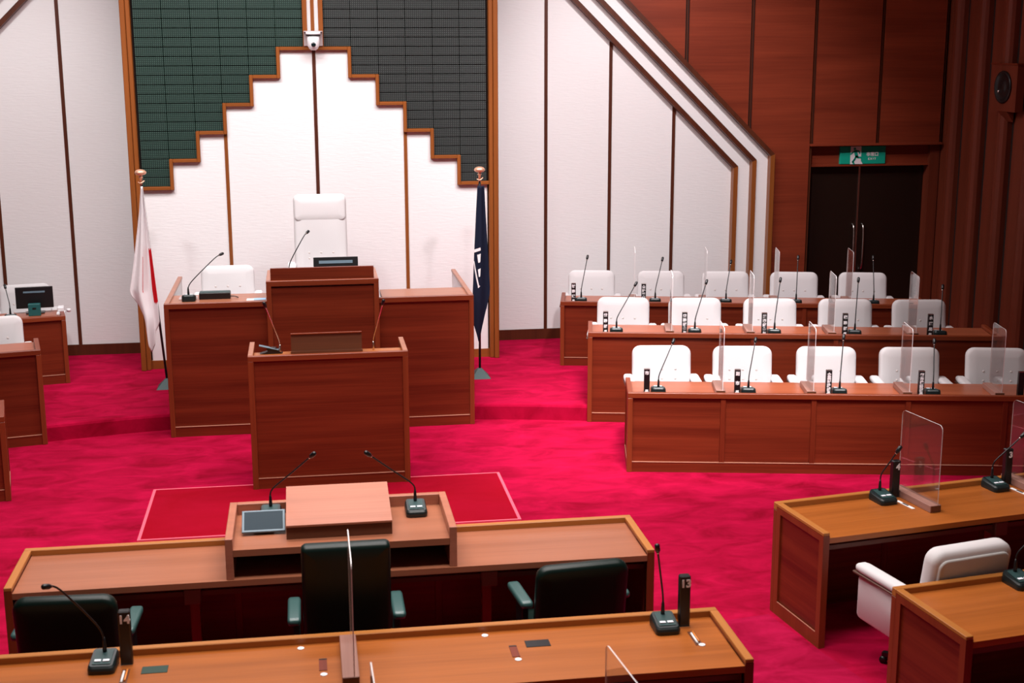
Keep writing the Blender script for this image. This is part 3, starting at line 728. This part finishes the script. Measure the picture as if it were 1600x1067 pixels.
def microphone(label, loc, rotz, head, group=None, keys=True, bare=False, stemmat='stem', arch=False):
    """local frame: sitter on -y side; head given in local coordinates"""
    t = thing('microphone', label, 'microphone', loc, rotz, group)
    z = .05
    if not bare:
        place('base', MM['base'], t); place('control_panel', MM['panel'], t)
        if keys:
            place('key', MM['key'], t, (-.021, -.035, .0535)); place('key', MM['key'], t, (.021, -.035, .0535))
    else: z = 0
    y0 = .045 if not bare else 0
    z = .062 if not bare else 0
    h = Vector(head); s0 = Vector((0, y0, z))
    d = h-s0
    p1 = s0+Vector((0, 0, .07)); p2 = s0+Vector((d.x*.14, d.y*.14, d.z*.38 if d.z > .25 else d.z*.4+.05)); p3 = s0+Vector((d.x*.80, d.y*.70, d.z*.90))
    if not arch:
        p2 = s0+Vector((d.x*.07, d.y*.07, .125)); p3 = p2.lerp(h, .5)
    path = smooth_path([s0+Vector((0, 0, .055)), p1, p2, p3, h], 5)
    nk = t
    MB().lathe([(.011, 0), (.011, .02), (.0085, .065), (.0045, .085)], 10, Matrix.Translation(s0-Vector((0, 0, .002)))).build('stem_socket', M['stem' if stemmat == 'stem' else 'silver'], t)
    MB().tube(path, .0052, 6).build('gooseneck', M[stemmat], t)
    dr = (path[-1]-path[-3]).normalized()
    hd = MB().tube([h-dr*.014, h, h+dr*.004, h+dr*.038, h+dr*.047], [.008, .0135, .0145, .0145, .007], 10).build('capsule', M['black'], t)
    MB().tube([h-dr*.02, h-dr*.010], .0078, 8).build('collar', M['silver'], hd)
    return t
def orow(Rw, z, bases, heads, nm):
    for i, (s, (hs, hz)) in enumerate(zip(bases, heads)):
        (x, y), a = rowpt(Rw, s, .165)
        # rotate so that local -y points to the sitter (row +d side)
        microphone('gooseneck microphone at the '+ORD[i]+' place of the '+nm+' desk', (x, y, z), a+PI, (-(hs-s), -.135, hz-z), 'official row microphones')
orow(R1, .712, (.282, 1.099, 1.922, 2.758), ((.416, 1.15), (1.17, 1.167), (1.971, 1.20), (2.793, 1.167)), 'front official')
orow(R2, .914, (.293, 1.097, 1.909, 2.722, 3.58), ((.481, 1.392), (1.213, 1.418), (1.972, 1.444), (2.767, 1.45), (3.624, 1.383)), 'middle official')
orow(R3, .894, (.239, 1.097, 1.912, 2.714, 3.593), ((.302, 1.389), (1.176, 1.372), (1.97, 1.346), (2.743, 1.404), (3.601, 1.409)), 'rear official')
microphone('gooseneck microphone at the dais wing beside the small console', (-1.172, 13.72, 1.335), PI, (-.32, -.10, .44), arch=True)
microphone('gooseneck microphone before the tall presiding chair', (-.167, 13.62, 1.53), PI, (-.187, -.10, .46), arch=True)
microphone('thin silver microphone at the tablet side of the lectern', (-.252, 11.90, 1.165), PI, (.11, .12, .45), bare=True, stemmat='silver')
microphone('thin silver microphone at the far lectern end from the tablet', (.573, 11.90, 1.165), PI, (-.085, .12, .44), bare=True, stemmat='silver')
microphone('table microphone behind the small screen on the questioning stand', (-.272, 8.19, .936), 0, (.262, -.20, .455))
microphone('table microphone on the clear end of the questioning stand', (.635, 8.15, .936), 0, (-.29, -.16, .445))
microphone('table microphone at the aisle end beside number post 13', (1.845, 6.60, .752), 0, (-.075, -.10, .49))
microphone('table microphone beside number post 14, near the low leather chair', (-1.085, 6.60, .752), -.06, (-.205, -.13, .50), arch=True)
microphone('table microphone before the clear screen by number post 4', (3.875, 8.385, .752), math.radians(10), (.10, .01, .345))
microphone('table microphone by number post 3 at the picture edge', (4.775, 8.52, .752), math.radians(10), (.20, .01, .36))
microphone('table microphone at the edge of the corner member desk', (4.04, 6.86, .752), math.radians(8), (.16, 0, .36))
microphone('gooseneck microphone beside the corner monitor', (-3.235, 15.30, .897), PI+.2, (.03, -.06, .34))

# ------------------------------------------------------------------ name posts, number posts, acrylic screens
def name_post(label, loc, rotz, chars, h=.235, size=.036):
    t = thing('name_post', label, 'name plate', loc, rotz, 'name posts of the officials')
    bx('post', (-.026, -.02, 0), (.026, .02, h), M['black'], t, .002)
    bx('cap', (-.026, -.02, h), (.026, .02, h+.003), M['silver'], t)
    if chars:
        n = len(chars); z1 = h-.032; z0 = .028; st = (z1-z0)/max(n-1, 1); sz = min(size, st*.98)
        for i, c in enumerate(chars):
            place('character', text_mesh(c, sz*1.06, M['letter'], .035), t, (0, -.0205, z1-i*st), UP)
    return t
P1 = ['市長', '副市長', '企画財政部長', '都市建設部長', '']
P2 = ['総務部長', '総務部参与', '経済部参与', '税務部長', '水道局長']
P3 = ['財務課長', '会計管理者']
for Rw, z, ss, tx, nm in ((R1, .712, (.175, .996, 1.819, 2.648, 3.535), P1, 'front'), (R2, .914, (.18, .99, 1.801, 2.619, 3.475), P2, 'middle'), (R3, .894, (.15, .962), P3, 'rear')):
    for i, s in enumerate(ss):
        (x, y), a = rowpt(Rw, s, .115)
        name_post('black upright name post, '+ORD[i]+' along the '+nm+' official desk', (x, y, z), a, tx[i])
def number_post(num, where, loc, rotz, h=.295, wd=.06):
    t = thing('number_post', 'black upright number post reading '+num+where, 'number post', loc, rotz, 'number posts on the member desks')
    bx('post', (-wd/2, -.022, 0), (wd/2, .022, h), M['black'], t, .006)
    place('numeral', text_mesh(num, .060, M['letter'], .04), t, (.006, -.0225, h-.042), UP)
    bx('foot_strip', (-wd/2, -.03, 0), (wd/2, -.022, .008), M['silver'], t)
number_post('13', ', at the aisle end of the long desk', (1.955, 6.62, .752), 0)
number_post('14', ', before the low leather chair', (-.972, 6.62, .752), 0)
number_post('4', ', beside the clear screen of the angled desk', (3.985, 8.455, .752), math.radians(10), .27)
number_post('3', ', at the picture edge', (4.893, 8.59, .752), math.radians(10), .27)

def screen(label, loc, rotz, depth, h, bwid=.085, bh=.05, group='clear acrylic partition screens'):
    """local +y runs along the pane; loc is the near end of the base"""
    t = thing('acrylic_screen', label, 'screen', loc, rotz, group)
    bx('wooden_base', (-bwid*.7, 0, 0), (bwid*.3, depth, bh), M['walnut'], t, .003)
    bx('base_end', (-bwid*.7+.004, -.002, .004), (bwid*.3-.004, .002, bh-.004), M['brown'], t)
    z0 = .004; r = .035; th = .0025
    def outline(ins):
        pts = [(ins+.004, z0), (depth-ins-.004, z0)]
        for cy, a0 in ((depth-.004-r, 0), (.004+r, PI/2)):
            for k in range(5):
                a = a0+k/4*PI/2; rr = r-ins; pts.append((cy+rr*math.cos(a), h-r+rr*math.sin(a)))
        return pts
    oo = outline(0); n = len(oo)
    mb = MB().add([(-th, y, z) for y, z in oo]+[(th, y, z) for y, z in oo], [list(range(n)), list(range(2*n-1, n-1, -1))])
    mb.build('pane', M['acrylic'], t)
    e = MB(); mid = [(0, y, z) for y, z in oo[1:]+[oo[0]]]
    vs_ = []; fs_ = []
    for y, z in oo[1:]+[oo[0]]: vs_ += [(-th*1.1, y, z), (th*1.1, y, z)]
    for i in range(n-1): fs_.append((2*i, 2*i+1, 2*i+3, 2*i+2))
    e.add(vs_, fs_).build('pane_edge', M['acedge'], t)
    return t
for Rw, z, ss, nm in ((R1, .712, (.862, 1.68, 2.54, 3.361), 'front'), (R2, .914, (.858, 1.68, 2.505, 3.331), 'middle'), (R3, .894, (.855, 1.68, 2.50, 3.335), 'rear')):
    for i, s in enumerate(ss):
        (x, y), a = rowpt(Rw, s, .075)
        screen('clear acrylic screen, '+['aisle-end', 'second', 'third', 'fourth'][i]+' along the '+nm+' official desk', (x, y, z), a, .385, .625)
screen('clear acrylic screen between the two places of the number 13 desk', (.165, 6.19, .752), 0, .50, .645)
screen('clear acrylic screen on the angled desk, by number post 4', (4.145, 8.115, .752), math.radians(10), .46, .60)
screen('clear acrylic screen cut by the picture edge, by number post 3', (5.045, 8.25, .752), math.radians(10), .46, .60)
screen('lower-edge acrylic screen nearer the crimson aisle', (1.255, 4.72, .752), math.radians(6), .50, .60)
screen('lower-edge acrylic screen before the partition block', (.215, 4.72, .752), math.radians(1), .50, .60)

# ------------------------------------------------------------------ small things on the desks
def disc(label, loc):
    o = MB().lathe([(.018, 0), (.018, .003), (.014, .004)], 18).build('round_cap', M['button'], None, loc); tag(o, label, 'cap', 'white round caps in the member desk')
for lab, x, y in (('white round cap at the foot of the pen tray by post 13', 1.986, 6.373), ('white round cap below the slot by the black plate', 1.006, 6.354), ('white round cap at the far lip near the black plate', .875, 6.667), ('white round cap at the far lip before the tall leather chair', -.097, 6.664), ('white round cap below the slot by the partition block', .017, 6.341)):
    disc(lab, (x, y, .752))
for lab, x, y, mat in (('black flat cover plate set in the number 13 desk', 1.136, 6.526, 'black'), ('dark green flat cover plate set in the number 14 desk', -.827, 6.53, 'darkgreen')):
    o = MB().box((-.065, -.04, 0), (.065, .04, .003), .001).build('cover_plate', M[mat], None, (x, y, .752)); tag(o, lab, 'plate')
for lab, x, y in (('narrow wooden slot cover near the black plate', 1.001, 6.455), ('narrow wooden slot cover beside the partition block', .015, 6.455)):
    t = thing('slot_cover', lab, 'cover', (x, y, .752)); bx('cover', (-.02, -.07, 0), (.02, .05, .003), M['wood_y'], t); bx('dark_end', (-.02, .05, 0), (.02, .062, .004), M['black'], t)
def pen(lab, loc, rz):
    t = thing('pen', lab, 'pen', loc, rz)
    MB().tube([(0, -.07, .008), (0, .05, .008)], .006, 8).build('barrel', M['paper'], t)
    MB().tube([(.014, -.05, .007), (.014, .07, .007)], .005, 8).build('marker', M['orange'], t)
    bx('tray', (-.012, -.085, 0), (.026, .085, .002), M['brown'], t)
pen('white and orange pens in the aisle-end tray by post 13', (1.965, 6.455, .752), 0)
pen('white and orange pens below post 14, beside the green plate', (-.976, 6.47, .752), 0)
for lab, x, y in (('thin white strip between post 4 and its clear screen', 3.995, 8.29), ('thin white strip by post 3 at the picture edge', 4.905, 8.42)):
    t = thing('paper_strip', lab, 'strip', (x, y, .752), math.radians(12)); bx('strip', (-.012, -.09, 0), (.012, .09, .004), M['paper'], t, .001); bx('dark_clip', (-.006, -.03, .004), (.006, .03, .006), M['black'], t)

# small screen on the questioning stand
ts = thing('small_screen', 'small blue-grey tilted display on the questioning stand', 'display', (-.31, 7.905, .936))
rt = TR(0, 0, .012) @ RX(math.radians(33))
MB().box((-.13, 0, 0), (.13, .165, .014), .003, rt).build('housing', M['bezel'], ts)
MB().box((-.116, .016, .0142), (.116, .152, .0155), 0, rt).build('glass', M['screen'], ts)
bx('stand', (-.06, .03, 0), (.06, .14, .02), M['black'], ts, .004)
MB().tube(smooth_path([(-.12, .10, .03), (-.13, .16, .02), (-.08, .22, .03), (.0, .23, .02)]), .005, 6).build('cable', M['screen'], ts)
# tablet on the lectern
tb = thing('tablet', 'black tablet tilted on a stand on the lectern', 'tablet', (-.35, 11.88, 1.165))
rt = TR(-.085, 0, .072) @ Matrix.Rotation(math.radians(14), 4, 'Y') @ RX(math.radians(-8))
MB().box((0, -.01, 0), (.175, .12, .009), .002, rt).build('slate', M['bezel'], tb)
MB().prism([(-.08, 0), (.12, 0), (.09, .022), (.06, .048), (-.02, .05), (-.01, .02)], -.0, .08).build('stand', M['black'], tb)
# console, cards and monitor on the dais
co = thing('console_box', 'small black console on the dais wing desk', 'console', (-.92, 13.80, 1.335))
bx('body', (-.155, -.06, 0), (.155, .06, .065), M['black'], co, .004); bx('top_plate', (-.15, -.058, .065), (.15, .058, .069), M['mictop'], co)
MB().tube(smooth_path([(.155, 0, .02), (.2, .01, .012), (.23, -.02, .006)]), .005, 6).build('cable', M['black'], co)
cr = thing('paper_card', 'pale blue printed card lying beside the presiding box', 'card', (-.47, 13.66, 1.335)); bx('card', (-.06, -.05, 0), (.06, .05, .006), M['blueprint'], cr); bx('white_edge', (-.13, -.055, 0), (-.06, .05, .003), M['paper'], cr)
gm = tag(MB().box((-.06, -.09, 0), (.12, .09, .003)).build('grey_pad', M['camplate'], None, (-1.22, 13.86, 1.335)), 'thin grey pad under the dais microphone', 'pad')
mo = thing('presiding_monitor', 'black monitor back showing above the presiding desk', 'monitor', (.302, 13.72, 1.53))
MB().box((-.225, -.015, .02), (.225, .02, .205), .004, RX(math.radians(-12))).build('shell', M['black'], mo)
MB().box((-.17, -.019, .14), (.17, -.014, .17), 0, RX(math.radians(-12))).build('vent', M['bezel'], mo)
MB().box((-.08, -.04, 0), (.08, .08, .03), .004).build('foot', M['black'], mo)
# corner desk things
cmn = thing('corner_monitor', 'black monitor seen from its back on the corner desk', 'monitor', (-3.03, 15.62, .897), .12)
bx('shell', (-.20, -.015, .06), (.20, .02, .30), M['black'], cmn, .004); bx('vent', (-.115, -.019, .235), (.115, -.014, .255), M['bezel'], cmn)
bx('foot', (-.1, -.05, 0), (.1, .08, .012), M['black'], cmn); bx('neck', (-.03, .0, .01), (.03, .03, .1), M['black'], cmn)
tbx = thing('teal_box', 'small dark teal box before the corner monitor', 'box', (-3.01, 15.47, .897), .12)
bx('body', (-.065, -.03, 0), (.065, .05, .135), M['teal'], tbx, .004); bx('slot', (-.02, -.032, .075), (.02, -.029, .095), M['black'], tbx)
ph = thing('desk_phone', 'white desk telephone at the end of the corner desk', 'telephone', (-2.735, 15.50, .897), .1)
bx('body', (-.045, -.06, 0), (.045, .10, .03), M['white_pl'], ph, .006); MB().box((-.035, -.02, .03), (.035, .10, .085), .008).build('handset', M['white_pl'], ph)
MB().lathe([(.02, 0), (.026, .03), (.02, .035)], 12, TR(.075, .14, 0)).build('dial', M['white_pl'], ph)

# ------------------------------------------------------------------ flags
def flag(nm, lab, cloth, base, top, pole_mat, prof, mats, paint, folds, emblem=None):
    t = thing(nm, lab, 'flag', base)
    b = Vector(base); tp = Vector(top)-b
    MB().tube([(0, 0, .03), tuple(tp-Vector((0, 0, .10)))], .013, 8).build('pole', M[pole_mat], t)
    MB().add([(-.11, -.13, 0), (.11, -.13, 0), (.11, .13, 0), (-.11, .13, 0), (-.02, -.02, .10), (.02, -.02, .10), (.02, .02, .10), (-.02, .02, .10)], [(0,3,2,1),(4,5,6,7),(0,1,5,4),(1,2,6,5),(2,3,7,6),(3,0,4,7)]).build('base', M['camplate' if False else 'mictop'], t)
    fi = MB().lathe([(.014, -.13), (.014, -.05), (.022, -.045), (.022, -.035), (.014, -.028), (.018, -.018), (.05, -.008), (.062, .008), (.058, .024), (.042, .038), (.02, .045), (.004, .047)], 18, Matrix.Translation(tp)).build('finial', M['gold'], t)
    MB().tube(smooth_path([tuple(tp+Vector((-.03, -.01, -.09))), tuple(tp+Vector((.0, -.03, -.10))), tuple(tp+Vector((.035, -.01, -.075)))]), .007, 6).build('hook', M['gold'], fi)
    NU, NV = 48, 60; mb = MB(); vs_ = []
    def depth(u, z): return prof['y']+min(prof['amp'], .02+prof['amp']*(prof['z0']-z))*math.sin(folds*PI*u+prof.get('ph', 0)+.5*(prof['z0']-z))
    def surf(u, v):
        z = prof['z0']+(interp(prof['b'], u)-prof['z0'])*v
        xl = interp(prof['l'], z); xr = interp(prof['r'], z)
        return (xl+(xr-xl)*u-b.x, depth(u, z)-b.y, z-b.z)
    for j in range(NV+1):
        for i in range(NU+1): vs_.append(surf(i/NU, j/NV))
    for j in range(NV):
        for i in range(NU):
            a = j*(NU+1)+i
            mb.f.append([a, a+1, a+NU+2, a+NU+1]); mb.smooth.append(True)
            z = vs_[a][2]+b.z; mb.mi.append(paint((i+.5)/NU, z))
    mb.v = vs_
    o = mb.build(cloth, mats, t); sm = o.modifiers.new('thickness', 'SOLIDIFY'); sm.thickness = .004; sm.offset = 0
    for stroke in (emblem or []):
        e = MB(); ev = []
        for (x0, z0), (x1, z1) in stroke:
            for x, z in ((x0, z0), (x1, z1)):
                xl = interp(prof['l'], z); xr = interp(prof['r'], z)
                ev.append((x-b.x, depth((x-xl)/(xr-xl), z)-.006-b.y, z-b.z))
        e.add(ev, [(2*k, 2*k+1, 2*k+3, 2*k+2) for k in range(len(stroke)-1)])
        e.build('emblem_stroke', M['letter'], o)
    return t
def interp(tab, z):
    tab = sorted(tab)
    if z <= tab[0][0]: return tab[0][1]
    for (z0, x0), (z1, x1) in zip(tab[:-1], tab[1:]):
        if z <= z1: return x0+(x1-x0)*(z-z0)/(z1-z0)
    return tab[-1][1]
flag('national_flag', 'draped white flag with a sliver of red on a leaning black pole', 'cloth', (-1.548, 14.85, .17), (-1.715, 14.98, 2.50), 'black',
     dict(z0=2.38, b=[(0, 1.20), (.18, 1.10), (.28, .98), (.34, .66), (.5, .58), (.68, .66), (.75, .80), (.9, .86), (1, .92)], l=[(.5, -1.77), (.95, -1.80), (1.15, -1.86), (1.26, -1.885), (1.6, -1.82), (2.1, -1.735), (2.38, -1.70)], r=[(.5, -1.60), (.9, -1.585), (1.2, -1.595), (1.6, -1.625), (2.0, -1.655), (2.38, -1.682)], y=14.80, amp=.035, ph=.4),
     [M['flagw'], M['flagr']], lambda u, z: 1 if (u > .84 and 1.13 < z < 1.72) or (.47 < u < .51 and 1.26 < z < 1.66) else 0, 3)
E0 = [[((1.858, 1.614), (1.858, 1.580)), ((1.925, 1.640), (1.925, 1.606))],
      [((1.888, 1.556), (1.926, 1.570)), ((1.896, 1.49), (1.922, 1.50)), ((1.898, 1.466), (1.920, 1.474))],
      [((1.894, 1.390), (1.924, 1.406)), ((1.901, 1.33), (1.919, 1.33)), ((1.904, 1.306), (1.917, 1.314))],
      [((1.850, 1.485), (1.857, 1.485)), ((1.858, 1.40), (1.870, 1.40)), ((1.872, 1.30), (1.888, 1.30)), ((1.890, 1.21), (1.904, 1.215)), ((1.894, 1.180), (1.918, 1.204))]]
flag('city_flag', 'draped navy blue flag with a white emblem beside the dais', 'cloth', (1.903, 14.76, .17), (1.946, 14.98, 2.47), 'black',
     dict(z0=2.32, b=[(0, .78), (.25, .66), (.42, .57), (.55, .60), (.75, .78), (.85, .92), (1, 1.10)], l=[(.5, 1.84), (.9, 1.838), (1.1, 1.835), (1.6, 1.858), (2.0, 1.880), (2.32, 1.900)], r=[(.5, 1.96), (.75, 1.985), (.95, 2.015), (1.17, 2.03), (1.6, 2.010), (2.0, 1.988), (2.32, 1.975)], y=14.80, amp=.014, ph=1.1),
     [M['navy']], lambda u, z: 0, 2.4, E0)
